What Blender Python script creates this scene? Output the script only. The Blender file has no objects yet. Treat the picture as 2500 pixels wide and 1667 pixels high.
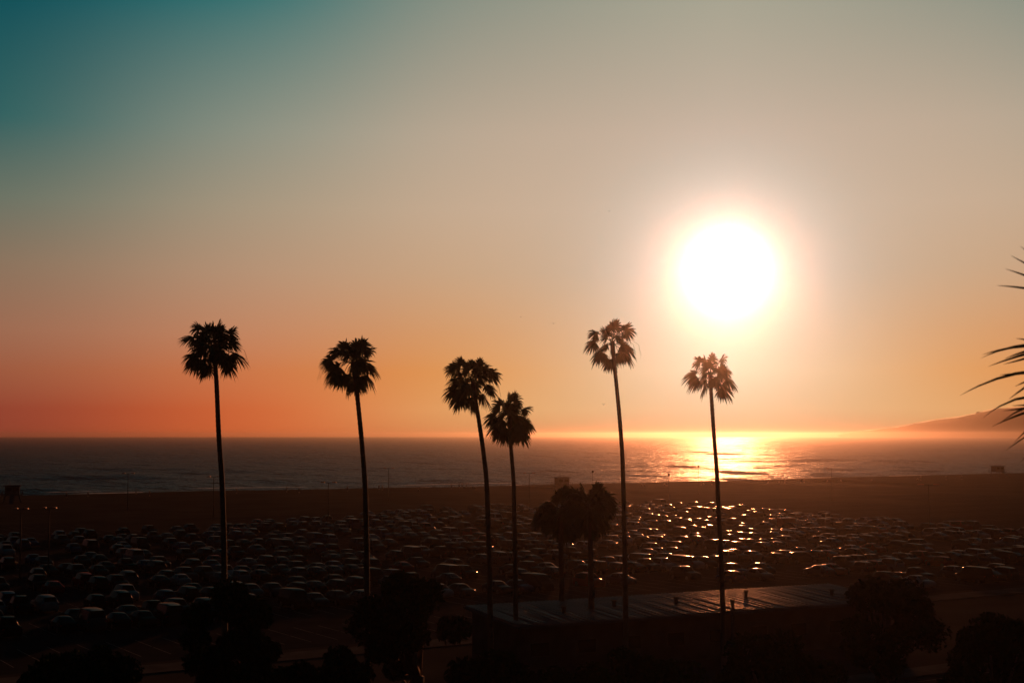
import bpy, bmesh, math, random
import numpy as np
from mathutils import Vector, Matrix

# ------------------------------------------------------------------ camera, sky, sun, exposure
SC = bpy.context.scene
COL = SC.collection
FPX = 3472.2            # focal length in pixels of the 2500 px wide photograph (50 mm lens)
EYE = 19.0              # camera height above the car park
LEVEL = 1060.0          # picture row of the true level
PITCH = math.atan((LEVEL - 833.5) / FPX)

def ray(px, py):
    v = Vector(((px - 1250.0) / FPX, 1.0, -(py - 833.5) / FPX))
    c, s = math.cos(PITCH), math.sin(PITCH)
    return Vector((v.x, v.y * c - v.z * s, v.y * s + v.z * c)).normalized()

def at(px, py, Y):                       # the point seen at a pixel, Y metres out
    r = ray(px, py)
    return Vector((0, 0, EYE)) + r * (Y / r.y)

def on_ground(px, py, z=0.0):            # the point of the level z seen at a pixel
    r = ray(px, py)
    return Vector((0, 0, EYE)) + r * ((z - EYE) / r.z)

cam_data = bpy.data.cameras.new('camera')
cam_data.lens = 50; cam_data.sensor_width = 36
cam_data.clip_start = 0.1; cam_data.clip_end = 90000
cam_data.dof.use_dof = True; cam_data.dof.focus_distance = 150; cam_data.dof.aperture_fstop = 2.8
cam = bpy.data.objects.new('camera', cam_data); COL.objects.link(cam)
cam.location = (0, 0, EYE); cam.rotation_euler = (math.pi / 2 + PITCH, 0, 0)
SC.camera = cam

SUN = ray(1775, 659)
def lin(c):
    return [((x / 255) / 12.92 if x / 255 <= 0.04045 else ((x / 255 + 0.055) / 1.055) ** 2.4) for x in c]

W = bpy.data.worlds.new('World'); SC.world = W; W.use_nodes = True
nt = W.node_tree; N = nt.nodes; L = nt.links
N.clear()
def math_node(t, op, a, b=None, c=None):
    n = t.nodes.new('ShaderNodeMath'); n.operation = op
    for i, v in enumerate((a, b, c)):
        if v is None: continue
        if isinstance(v, (int, float)): n.inputs[i].default_value = v
        else: t.links.new(v, n.inputs[i])
    return n.outputs[0]
M_ = lambda op, a, b=None, c=None: math_node(nt, op, a, b, c)
tc = N.new('ShaderNodeTexCoord')
sep = N.new('ShaderNodeSeparateXYZ'); L.new(tc.outputs['Generated'], sep.inputs[0])
elev = M_('MULTIPLY', M_('ARCSINE', sep.outputs[2]), 180 / math.pi)
efac = M_('POWER', M_('MULTIPLY', M_('MAXIMUM', elev, 0.0), 1 / 90), 0.5)
hl = math.hypot(SUN.x, SUN.y)
az_dir = N.new('ShaderNodeCombineXYZ'); L.new(sep.outputs[0], az_dir.inputs[0]); L.new(sep.outputs[1], az_dir.inputs[1])
nrm = N.new('ShaderNodeVectorMath'); nrm.operation = 'NORMALIZE'; L.new(az_dir.outputs[0], nrm.inputs[0])
dt = N.new('ShaderNodeVectorMath'); dt.operation = 'DOT_PRODUCT'; L.new(nrm.outputs[0], dt.inputs[0])
dt.inputs[1].default_value = (SUN.x / hl, SUN.y / hl, 0)
azim = M_('MULTIPLY', M_('ARCCOSINE', M_('MINIMUM', M_('MAXIMUM', dt.outputs['Value'], -1.0), 1.0)), 180 / math.pi)
dn = N.new('ShaderNodeVectorMath'); dn.operation = 'DOT_PRODUCT'; L.new(tc.outputs['Generated'], dn.inputs[0])
dn.inputs[1].default_value = tuple(SUN)
theta = M_('MULTIPLY', M_('ARCCOSINE', M_('MINIMUM', M_('MAXIMUM', dn.outputs['Value'], -1.0), 1.0)), 180 / math.pi)
# sky colour against elevation (degrees), at several bearings from the sun
SKY = [
 (0,  7,  {0:(120,88,70), 1:(198,184,150), 2.5:(220,209,178), 4:(216,202,176), 6.5:(196,187,172), 9:(200,184,166), 12:(198,177,158), 17:(171,166,147), 25:(84,118,116), 40:(16,56,64), 90:(3,20,27)}),
 (9.5, 7, {0:(203,130,78), 1:(226,163,98), 2.5:(224,149,76), 4:(215,153,98), 6.5:(203,165,129), 9:(201,172,145), 12:(190,169,147), 17:(147,148,133), 25:(66,106,106), 40:(13,52,60), 90:(3,20,27)}),
 (19, 6.3, {0:(220,98,46), 1:(215,98,49), 2.5:(210,120,74), 4:(200,136,100), 6.5:(187,149,120), 9:(173,154,129), 12:(146,150,134), 17:(46,117,116), 25:(20,84,88), 40:(7,42,50), 90:(3,20,27)}),
 (28, 7.5, {0:(138,59,43), 1:(143,65,48), 2.5:(156,90,64), 4:(157,107,82), 6.5:(138,115,93), 9:(103,114,100), 12:(30,95,95), 17:(0,75,86), 25:(1,58,67), 40:(3,34,42), 90:(3,20,27)}),
 (55, 16, {0:(70,40,38), 1:(72,42,40), 2.5:(72,46,42), 4:(68,50,46), 6.5:(56,52,50), 9:(42,50,52), 12:(22,42,48), 17:(7,37,45), 25:(3,30,38), 40:(3,24,31), 90:(3,20,27)}),
 (115, 40, {0:(20,20,25), 1:(20,20,25), 2.5:(19,20,26), 4:(18,20,26), 6.5:(16,20,27), 9:(13,20,27), 12:(10,21,28), 17:(7,21,28), 25:(4,21,28), 40:(3,20,27), 90:(3,20,27)}),
]
acc = None; wsum = None
for az0, sg, stops in SKY:
    cr = N.new('ShaderNodeValToRGB'); L.new(efac, cr.inputs[0])
    el = cr.color_ramp; items = sorted(stops.items())
    el.elements[0].position = 0.0; el.elements[1].position = 1.0
    for e, c in items[1:-1]:
        el.elements.new((e / 90) ** 0.5)
    for k, (e, c) in enumerate(items):
        el.elements[k].color = (*lin(c), 1)
    el.interpolation = 'LINEAR'
    q = M_('MULTIPLY', M_('SUBTRACT', azim, float(az0)), 1.0 / sg)
    w = M_('POWER', math.e, M_('MULTIPLY', M_('MULTIPLY', q, q), -1.0))
    if az0 >= 115: w = M_('MAXIMUM', w, M_('GREATER_THAN', azim, 115.0))
    vm = N.new('ShaderNodeVectorMath'); vm.operation = 'SCALE'
    L.new(cr.outputs[0], vm.inputs[0]); L.new(w, vm.inputs['Scale'])
    if acc is None: acc, wsum = vm.outputs[0], w
    else:
        ad = N.new('ShaderNodeVectorMath'); ad.operation = 'ADD'
        L.new(acc, ad.inputs[0]); L.new(vm.outputs[0], ad.inputs[1]); acc = ad.outputs[0]
        wsum = M_('ADD', wsum, w)
inv = M_('DIVIDE', 1.0, wsum)
base = N.new('ShaderNodeVectorMath'); base.operation = 'SCALE'; L.new(acc, base.inputs[0]); L.new(inv, base.inputs['Scale'])
def glow(amp, wid, p, colr):
    q = M_('POWER', M_('MULTIPLY', theta, 1.0 / wid), p)
    g = M_('MULTIPLY', M_('POWER', math.e, M_('MULTIPLY', q, -1.0)), amp)
    v = N.new('ShaderNodeVectorMath'); v.operation = 'SCALE'; v.inputs[0].default_value = colr; L.new(g, v.inputs['Scale'])
    return v.outputs[0]
out = base.outputs[0]
for g in (glow(3.2, 0.98, 2.0, (.8, 1.0, 1.2)), glow(0.42, 2.9, 1.7, (.15, 1.1, 1.3))):
    a = N.new('ShaderNodeVectorMath'); a.operation = 'ADD'; L.new(out, a.inputs[0]); L.new(g, a.inputs[1]); out = a.outputs[0]
bg = N.new('ShaderNodeBackground'); L.new(out, bg.inputs[0]); bg.inputs[1].default_value = 1.0
wo = N.new('ShaderNodeOutputWorld'); L.new(bg.outputs[0], wo.inputs[0])

sun_data = bpy.data.lights.new('sun', 'SUN')
sun_data.energy = 3.3; sun_data.color = (1.0, 0.29, 0.10); sun_data.angle = math.radians(2.2)
sun_ob = bpy.data.objects.new('sun', sun_data); COL.objects.link(sun_ob)
sun_ob.rotation_euler = SUN.to_track_quat('Z', 'Y').to_euler(); sun_ob.location = SUN * 300

SC.view_settings.view_transform = 'Standard'; SC.view_settings.look = 'None'
SC.view_settings.exposure = 0.0; SC.view_settings.gamma = 1.0
SC.render.engine = 'CYCLES'
SC.cycles.use_denoising = True
SC.cycles.max_bounces = 6; SC.cycles.volume_bounces = 0; SC.cycles.transparent_max_bounces = 8
SC.cycles.sample_clamp_indirect = 6.0
HAZE_DENSITY = 0.00011; HAZE_G = 0.985

# ------------------------------------------------------------------ helpers
rng = random.Random(7)
def tag(o, label=None, cat=None, group=None, kind=None):
    if label: o['label'] = label
    if cat: o['category'] = cat
    if group: o['group'] = group
    if kind: o['kind'] = kind
    return o
def empty(name, loc=(0, 0, 0), rz=0.0):
    o = bpy.data.objects.new(name, None); COL.objects.link(o)
    o.location = loc; o.rotation_euler = (0, 0, rz); o.empty_display_size = 0.5
    return o
def mesh_ob(name, me, mat=None, parent=None):
    o = bpy.data.objects.new(name, me); COL.objects.link(o)
    if mat and not me.materials: me.materials.append(mat)
    if parent: o.parent = parent
    return o
def pyd(name, verts, faces, mat=None, smooth=False):
    me = bpy.data.meshes.new(name); me.from_pydata([tuple(v) for v in verts], [], [tuple(f) for f in faces]); me.update()
    if mat: me.materials.append(mat)
    if smooth:
        me.polygons.foreach_set('use_smooth', [True] * len(me.polygons))
    return me
class MB:
    def __init__(s): s.v = []; s.f = []
    def add(s, v, f):
        o = len(s.v); s.v += [tuple(p) for p in v]; s.f += [tuple(i + o for i in q) for q in f]; return s
    def box(s, c, d, rz=0.0, taper=1.0):
        x, y, z = (k / 2 for k in d); ca, sa = math.cos(rz), math.sin(rz); vv = []
        for sz in (-1, 1):
            t = taper if sz > 0 else 1.0
            for sx, sy in ((-1, -1), (1, -1), (1, 1), (-1, 1)):
                a, b = sx * x * t, sy * y * t
                vv.append((c[0] + a * ca - b * sa, c[1] + a * sa + b * ca, c[2] + sz * z))
        return s.add(vv, [(3, 2, 1, 0), (4, 5, 6, 7), (0, 1, 5, 4), (1, 2, 6, 5), (2, 3, 7, 6), (3, 0, 4, 7)])
    def tube(s, pts, rads, n=8, cap=True):
        pts = [Vector(p) for p in pts]; vv = []; ff = []
        for i, p in enumerate(pts):
            d = (pts[min(i + 1, len(pts) - 1)] - pts[max(i - 1, 0)]).normalized()
            a = Vector((0, 0, 1)) if abs(d.z) < .9 else Vector((1, 0, 0))
            u = d.cross(a).normalized(); w = d.cross(u)
            for k in range(n):
                t = 2 * math.pi * k / n
                vv.append(p + (u * math.cos(t) + w * math.sin(t)) * rads[i])
        for i in range(len(pts) - 1):
            for k in range(n):
                a, b = i * n + k, i * n + (k + 1) % n
                ff.append((a, a + n, b + n, b))
        if cap:
            ff.append(tuple(range(n))); ff.append(tuple(reversed(range((len(pts) - 1) * n, len(pts) * n))))
        return s.add(vv, ff)
    def build(s, name, mat, parent=None, smooth=False):
        return mesh_ob(name, pyd(name, s.v, s.f, mat, smooth), None, parent)

def mat(name, colr, rough=0.8, metal=0.0, coat=0.0, spec=0.5, var=0.25, vscale=3.0, bump=0.0, bscale=20.0, trans=0.0):
    m = bpy.data.materials.new(name); m.use_nodes = True
    t = m.node_tree; p = t.nodes['Principled BSDF']
    p.inputs['Roughness'].default_value = rough; p.inputs['Metallic'].default_value = metal
    p.inputs['Coat Weight'].default_value = coat; p.inputs['Coat Roughness'].default_value = 0.075
    p.inputs['Specular IOR Level'].default_value = spec
    c = t.nodes.new('ShaderNodeTexCoord')
    n = t.nodes.new('ShaderNodeTexNoise'); n.inputs['Scale'].default_value = vscale; n.inputs['Detail'].default_value = 5
    t.links.new(c.outputs['Object'], n.inputs['Vector'])
    r = t.nodes.new('ShaderNodeMapRange'); t.links.new(n.outputs['Fac'], r.inputs[0])
    r.inputs[1].default_value = .3; r.inputs[2].default_value = .7
    r.inputs[3].default_value = 1 - var; r.inputs[4].default_value = 1 + var
    v = t.nodes.new('ShaderNodeVectorMath'); v.operation = 'SCALE'; v.inputs[0].default_value = colr
    t.links.new(r.outputs[0], v.inputs['Scale']); t.links.new(v.outputs[0], p.inputs['Base Color'])
    if bump:
        b = t.nodes.new('ShaderNodeTexNoise'); b.inputs['Scale'].default_value = bscale; b.inputs['Detail'].default_value = 4
        t.links.new(c.outputs['Object'], b.inputs['Vector'])
        bn = t.nodes.new('ShaderNodeBump'); bn.inputs['Strength'].default_value = 1.0; bn.inputs['Distance'].default_value = bump
        t.links.new(b.outputs['Fac'], bn.inputs['Height']); t.links.new(bn.outputs[0], p.inputs['Normal'])
    return m

MT = {
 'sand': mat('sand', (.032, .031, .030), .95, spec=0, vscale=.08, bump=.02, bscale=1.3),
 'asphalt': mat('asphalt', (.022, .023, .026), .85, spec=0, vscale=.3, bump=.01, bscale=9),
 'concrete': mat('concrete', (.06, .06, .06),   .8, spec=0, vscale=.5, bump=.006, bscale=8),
 'paint_line': mat('paint_line', (.12, .12, .12), .8, spec=0),
 'scrub': mat('scrub', (.05, .055, .03), .95, spec=0, vscale=.4, bump=.2, bscale=1.2),
 'bark': mat('bark', (.11, .085, .065), .92, spec=.15, vscale=2.5, bump=.02, bscale=14),
 'palm_leaf': mat('palm_leaf', (.055, .075, .028), .6, spec=.3, vscale=2.0),
 'dry_leaf': mat('dry_leaf', (.14, .10, .055), .8, spec=.2, vscale=2.0),
 'leaf': mat('leaf', (.03, .045, .018), .8, spec=0, vscale=.7),
 'metal': mat('dark_painted_metal', (.06, .06, .06), .7, spec=.05, vscale=2),
 'lamp': mat('lamp_housing', (.25, .10, .07), .7, spec=.2),
 'roof_metal': mat('roof_panel', (.06, .07, .085), .75, metal=0, spec=0, vscale=.4, var=.3),
 'rib_metal': mat('rib_paint', (.07, .075, .08), .2, metal=0, spec=.22, vscale=.6, var=.25),
 'wall': mat('rendered_wall', (.06, .058, .055), .85, spec=0, vscale=.6),
 'wood': mat('painted_wood', (.05, .06, .07), .8, spec=0, vscale=1.5),
 'glass': mat('dark_glass', (.010, .011, .012), .08, spec=.06, var=.05),
 'rubber': mat('tyre_rubber', (.02, .02, .02), .85),
 'rim': mat('wheel_rim', (.10, .10, .10), .5, metal=.3, spec=.1),
 'tail': mat('tail_lamp', (.30, .012, .01), .25),
 'feather': mat('feather', (.25, .24, .23), .8),
 'skin': mat('skin', (.35, .21, .15), .6),
 'cloth_a': mat('dark_cloth', (.05, .055, .07), .9),
 'cloth_b': mat('light_cloth', (.25, .22, .2), .9),
 'foam': mat('sea_foam', (.55, .56, .56), .8, spec=.2, vscale=.4),
 'hill': mat('hill_scrub', (.09, .08, .05), .95, spec=.1, vscale=.002),
}

# ------------------------------------------------------------------ terrain
KU = Vector((1, .64, 0)).normalized()        # along the coast
KV = Vector((-KU.y, KU.x, 0))                # seaward
def sv(x, y): return x * KV.x + y * KV.y
def uv_pt(u, s, z=0.0): return KU * u + KV * s + Vector((0, 0, z))
ZP = [(-400, 17.4), (2.2, 17.4), (8, 14.5), (28, 5.0), (58, .25), (62, 0), (435, 0), (470, -.7), (507, -2.5), (600, -6), (900, -9)]
def zs(s):
    for (a, za), (b, zb) in zip(ZP, ZP[1:]):
        if s <= b:
            t = max(0, (s - a) / (b - a)); return za + (zb - za) * t
    return -9
SEA = -2.5
def build_ground():
    ss = sorted(set([p[0] for p in ZP] + list(np.linspace(2.2, 62, 26)) + list(np.linspace(430, 520, 14)) + [-100, -20, 150, 250, 350, 700]))
    us = list(np.linspace(-1500, -300, 9)) + list(np.linspace(-280, 500, 100)) + list(np.linspace(540, 2000, 12))
    V = []; F = []
    r = np.random.RandomState(3)
    for s in ss:
        for u in us:
            z = zs(s)
            if 4 < s < 60: z += r.uniform(-.5, .5)
            if 320 < s < 480: z += .18 * math.sin(u * .09 + s * .05) * math.sin(s * .11 + 1)
            V.append(uv_pt(u, s + (6 * math.sin(u * .013) + 2.5 * math.sin(u * .041) if 430 < s < 600 else 0), z))
    n = len(us)
    for i in range(len(ss) - 1):
        for j in range(n - 1):
            a = i * n + j; F.append((a, a + 1, a + n + 1, a + n))
    me = pyd('ground', V, F, None, True)
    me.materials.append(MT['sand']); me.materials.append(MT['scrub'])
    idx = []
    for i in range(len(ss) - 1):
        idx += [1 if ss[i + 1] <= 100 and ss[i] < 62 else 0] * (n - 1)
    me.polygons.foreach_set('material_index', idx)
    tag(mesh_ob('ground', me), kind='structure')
build_ground()

# ---- sea
def sea_mat():
    m = bpy.data.materials.new('sea_water'); m.use_nodes = True
    t = m.node_tree; t.nodes.remove(t.nodes['Principled BSDF'])
    out_ = [n for n in t.nodes if n.type == 'OUTPUT_MATERIAL'][0]
    df = t.nodes.new('ShaderNodeBsdfDiffuse'); df.inputs['Color'].default_value = (.006, .012, .014, 1)
    gl = t.nodes.new('ShaderNodeBsdfGlossy'); gl.inputs['Color'].default_value = (.25, .275, .29, 1); gl.inputs['Roughness'].default_value = .32
    fr = t.nodes.new('ShaderNodeFresnel'); fr.inputs['IOR'].default_value = 1.33
    mx = t.nodes.new('ShaderNodeMixShader'); t.links.new(fr.outputs[0], mx.inputs[0]); t.links.new(df.outputs[0], mx.inputs[1]); t.links.new(gl.outputs[0], mx.inputs[2])
    t.links.new(mx.outputs[0], out_.inputs['Surface'])
    g = t.nodes.new('ShaderNodeNewGeometry')
    def noise(scale, sx, sy, rot):
        mp = t.nodes.new('ShaderNodeMapping'); mp.inputs['Scale'].default_value = (sx, sy, 1); mp.inputs['Rotation'].default_value = (0, 0, rot)
        t.links.new(g.outputs['Position'], mp.inputs[0])
        n = t.nodes.new('ShaderNodeTexNoise'); n.inputs['Scale'].default_value = scale; n.inputs['Detail'].default_value = 3; n.inputs['Roughness'].default_value = .6
        t.links.new(mp.outputs[0], n.inputs['Vector']); return n.outputs['Fac']
    a = noise(.10, .5, 1.0, .45); b = noise(.5, .6, 1.0, .2)
    s = math_node(t, 'ADD', math_node(t, 'MULTIPLY', a, 4.6), math_node(t, 'MULTIPLY', b, 1.0))
    bn = t.nodes.new('ShaderNodeBump'); bn.inputs['Strength'].default_value = 1.0; bn.inputs['Distance'].default_value = 1.0
    t.links.new(s, bn.inputs['Height'])
    for q in (df, gl, fr): t.links.new(bn.outputs[0], q.inputs['Normal'])
    return m
MT['sea'] = sea_mat()
def build_sea():
    R = 400 * np.exp(np.linspace(0, math.log(30), 620))
    T = np.radians(np.concatenate([np.linspace(-85, -32, 14), np.linspace(-30, 30, 330), np.linspace(32, 85, 14)]))
    RR, TT = np.meshgrid(R, T, indexing='ij')
    X = RR * np.sin(TT); Y = RR * np.cos(TT)
    Z = np.full_like(X, SEA)
    rs = np.random.RandomState(5)
    S = X * KV.x + Y * KV.y
    for k in range(26):
        lam = 7 * (1.16 ** k) if k < 20 else rs.uniform(30, 80)
        if lam > 110: lam = rs.uniform(12, 60)
        th = math.radians(-15 + rs.normal(0, 28)); d = KV.x * math.cos(th) - KV.y * math.sin(th), KV.x * math.sin(th) + KV.y * math.cos(th)
        kk = 2 * math.pi / lam; amp = .0085 * lam ** .8
        cell = RR * .0055
        fade = np.clip(lam / (3.0 * cell) - .6, 0, 1)
        Z += amp * fade * np.sin(kk * (X * d[0] + Y * d[1]) + rs.uniform(0, 6.28))
    # a few shore-parallel swells steepening towards the beach
    for s0, h, ln in ((531, .75, 5), (556, .55, 7), (590, .45, 8), (640, .35, 9)):
        wob = 7 * np.sin((X + Y) * .012 + s0) + 3 * np.sin((X + Y) * .05 + s0)
        env = np.clip(.55 + .6 * np.sin((X * KU.x + Y * KU.y) * .017 + s0 * 1.7), 0, 1)
        Z += h * env * np.exp(-((S - s0 - wob) / ln) ** 2)
    Z = np.where(S < 505, np.minimum(Z, SEA + .1), Z)
    V = np.stack([X, Y, Z], -1).reshape(-1, 3)
    nr, ncol = X.shape
    I = np.arange(nr * ncol).reshape(nr, ncol)
    F = np.stack([I[:-1, :-1], I[:-1, 1:], I[1:, 1:], I[1:, :-1]], -1).reshape(-1, 4)
    me = bpy.data.meshes.new('sea')
    me.vertices.add(len(V)); me.vertices.foreach_set('co', V.ravel().astype(np.float32))
    me.loops.add(F.size); me.loops.foreach_set('vertex_index', F.ravel().astype(np.int32))
    me.polygons.add(len(F)); me.polygons.foreach_set('loop_start', np.arange(0, F.size, 4, dtype=np.int32))
    me.polygons.foreach_set('use_smooth', np.ones(len(F), bool))
    me.update(calc_edges=True); me.validate()
    me.materials.append(MT['sea'])
    tag(mesh_ob('sea', me), kind='structure')
build_sea()

def build_foam():
    r = random.Random(21)
    for name, lab, s0, wid, amp in (('surf', 'thin line of white foam washing up at the edge of the sand', 509, 1.6, 5),
                               ('surf', 'broken line of foam on the breaking wave beyond the beach edge', 526, 1.1, 7)):
        mb = MB(); u = -330
        while u < 560:
            ln = r.uniform(12, 60); n = max(3, int(ln / 3)); V = []; F = []
            off = r.uniform(-3, 3)
            for i in range(n + 1):
                uu = u + ln * i / n; e = max(0, math.sin(math.pi * i / n)) ** .5
                c = s0 + off + 6 * math.sin(uu * .013) + amp * .4 * math.sin(uu * .05 + s0) + r.uniform(-.3, .3)
                w = wid * e * r.uniform(.4, 1.1)
                zz = SEA + (.16 if s0 < 515 else .55)
                V += [uv_pt(uu, c - w, zz), uv_pt(uu, c + w, zz + .05)]
                if i: F.append((2 * i - 2, 2 * i, 2 * i + 1, 2 * i - 1))
            mb.add(V, F); u += ln + r.uniform(2, 40)
        tag(mb.build('surf', MT['foam']), lab, 'foam', kind='stuff')
build_foam()

# ---- headland far across the bay
def build_hill():
    global HILL_PROF
    prof = HILL_PROF = [(2060, 6), (2130, 14), (2200, 21), (2276, 37), (2330, 43), (2391, 55), (2422, 64), (2470, 67), (2560, 78), (2680, 95), (2850, 110), (3100, 120), (3500, 90), (3900, 0)]
    Y0 = 11500.0; V = []; F = []; r = random.Random(4)
    xs = []; px = 2060
    while px < 3900: xs.append(px); px += 16
    def h(px):
        for (a, ha), (b, hb) in zip(prof, prof[1:]):
            if px <= b: return ha + (hb - ha) * (px - a) / (b - a)
        return 0
    rows = 9
    for i, px in enumerate(xs):
        top = (h(px) + r.uniform(-.9, .9)) / FPX * Y0 + 14
        for k in range(rows):
            t = k / (rows - 1)                    # front foot to ridge to back foot
            prof_z = max(0, math.sin(math.pi * t)) ** .8
            V.append(((px - 1250) / FPX * Y0 + r.uniform(-20, 20), Y0 - 260 + 520 * t, SEA - 2 + top * prof_z * (1 + (r.uniform(-.08, .08) if k not in (4,) else 0))))
        if i:
            for k in range(rows - 1):
                a = (i - 1) * rows + k; F.append((a, a + rows, a + rows + 1, a + 1))
    tag(mesh_ob('hill', pyd('hill', V, F, MT['hill'], True)), kind='structure')
build_hill()

# ---- road, pavement, car park
def strip(name, u0, u1, s0, s1, z, m, thick=None):
    mb = MB()
    if thick: 
        c = uv_pt((u0 + u1) / 2, (s0 + s1) / 2, z - thick / 2); mb.box(c, (u1 - u0, s1 - s0, thick), math.atan2(KU.y, KU.x))
    else:
        mb.add([uv_pt(u0, s0, z), uv_pt(u1, s0, z), uv_pt(u1, s1, z), uv_pt(u0, s1, z)], [(0, 1, 2, 3)])
    return tag(mb.build(name, m), kind='structure')
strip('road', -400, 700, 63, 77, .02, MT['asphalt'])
mb = MB()
for u in np.arange(-200, 300, 9):
    mb.add([uv_pt(u, 69.93, .026), uv_pt(u + 3, 69.93, .026), uv_pt(u + 3, 70.07, .026), uv_pt(u, 70.07, .026)], [(0, 1, 2, 3)])
for s in (63.4, 76.6):
    mb.add([uv_pt(-300, s - .06, .026), uv_pt(500, s - .06, .026), uv_pt(500, s + .06, .026), uv_pt(-300, s + .06, .026)], [(0, 1, 2, 3)])
tag(mb.build('road_marking', MT['paint_line']), kind='structure')
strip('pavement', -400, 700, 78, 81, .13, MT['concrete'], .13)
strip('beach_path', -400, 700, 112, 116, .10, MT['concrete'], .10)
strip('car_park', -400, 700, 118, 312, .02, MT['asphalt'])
ROWS = []
s = 121.0
while s < 305:
    ROWS += [(s + 2.5, 1), (s + 7.7, -1)]; s += 17.2
STALL = 2.65
mb = MB()
for s, d in ROWS:
    for k in range(-130, 150):
        u = k * STALL
        p = uv_pt(u, s)
        if abs(p.x) > .40 * p.y: continue
        mb.add([uv_pt(u - .05, s - 2.4, .026), uv_pt(u + .05, s - 2.4, .026), uv_pt(u + .05, s + 2.4, .026), uv_pt(u - .05, s + 2.4, .026)], [(0, 1, 2, 3)])
tag(mb.build('stall_marking', MT['paint_line']), kind='structure')

# ------------------------------------------------------------------ palms
UP = Vector((0, 0, 1))
def ribbon(V, F, p0, d, side, nrm, Ls, w, droop, curl=0.0, secs=(0, .35, .70, .87, 1.0), wt=(.3, 1.05, 1.2, .6, .04)):
    o = len(V)
    for t, ww in zip(secs, wt):
        c = p0 + d * (Ls * t) - UP * (droop * Ls * t ** 2.3) + nrm * (curl * Ls * t * t)
        h = w * ww * .5
        V.append(c - side * h); V.append(c + side * h)
    for i in range(len(secs) - 1):
        a = o + 2 * i; F.append((a, a + 1, a + 3, a + 2))
def frond_mesh(heart, B, Lb, r, nseg=40, spread=128, droop=.42):
    """one fan leaf: petiole from the heart, blade of many narrow segments centred near B"""
    V = []; F = []
    to = (B - heart); dist = to.length; a = to.normalized()
    hub = B - a * (.34 * Lb)
    if (hub - heart).dot(a) < .12 * Lb: hub = heart + a * .15 * Lb
    mid = (heart + hub) * .5 + UP * (.10 * (hub - heart).length)
    mb = MB(); mb.tube([heart, mid, hub], [.032, .024, .014], 4, False)
    V += [Vector(v) for v in mb.v]; F += mb.f
    ref = UP if abs(a.z) < .82 else Vector((r.uniform(-1, 1), r.uniform(-1, 1), .15)).normalized()
    side = a.cross(ref).normalized(); nrm = side.cross(a).normalized()
    roll = r.uniform(.35, 1.25) * r.choice((-1, 1))
    side, nrm = side * math.cos(roll) + nrm * math.sin(roll), nrm * math.cos(roll) - side * math.sin(roll)
    for i in range(nseg):
        q = -1 + 2 * (i + .5) / nseg
        an = math.radians(spread) * q + r.uniform(-.04, .04)
        fold = .35 * abs(q)
        d = (a * math.cos(an) + side * math.sin(an) - nrm * fold * .35 * r.uniform(.5, 1.5)).normalized()
        Ls = Lb * (1.0 - .38 * abs(q) ** 1.5) * r.uniform(.86, 1.1)
        w = 2.6 * Ls * .6 * math.radians(spread) / nseg
        sd = nrm.cross(d).normalized()
        sd = (sd + nrm * r.uniform(-.4, .4)).normalized()
        horiz = math.hypot(d.x, d.y)
        ribbon(V, F, hub, d, sd, nrm, Ls, w, droop * (.35 + horiz) * r.uniform(.6, 1.35))
    return V, F

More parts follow.
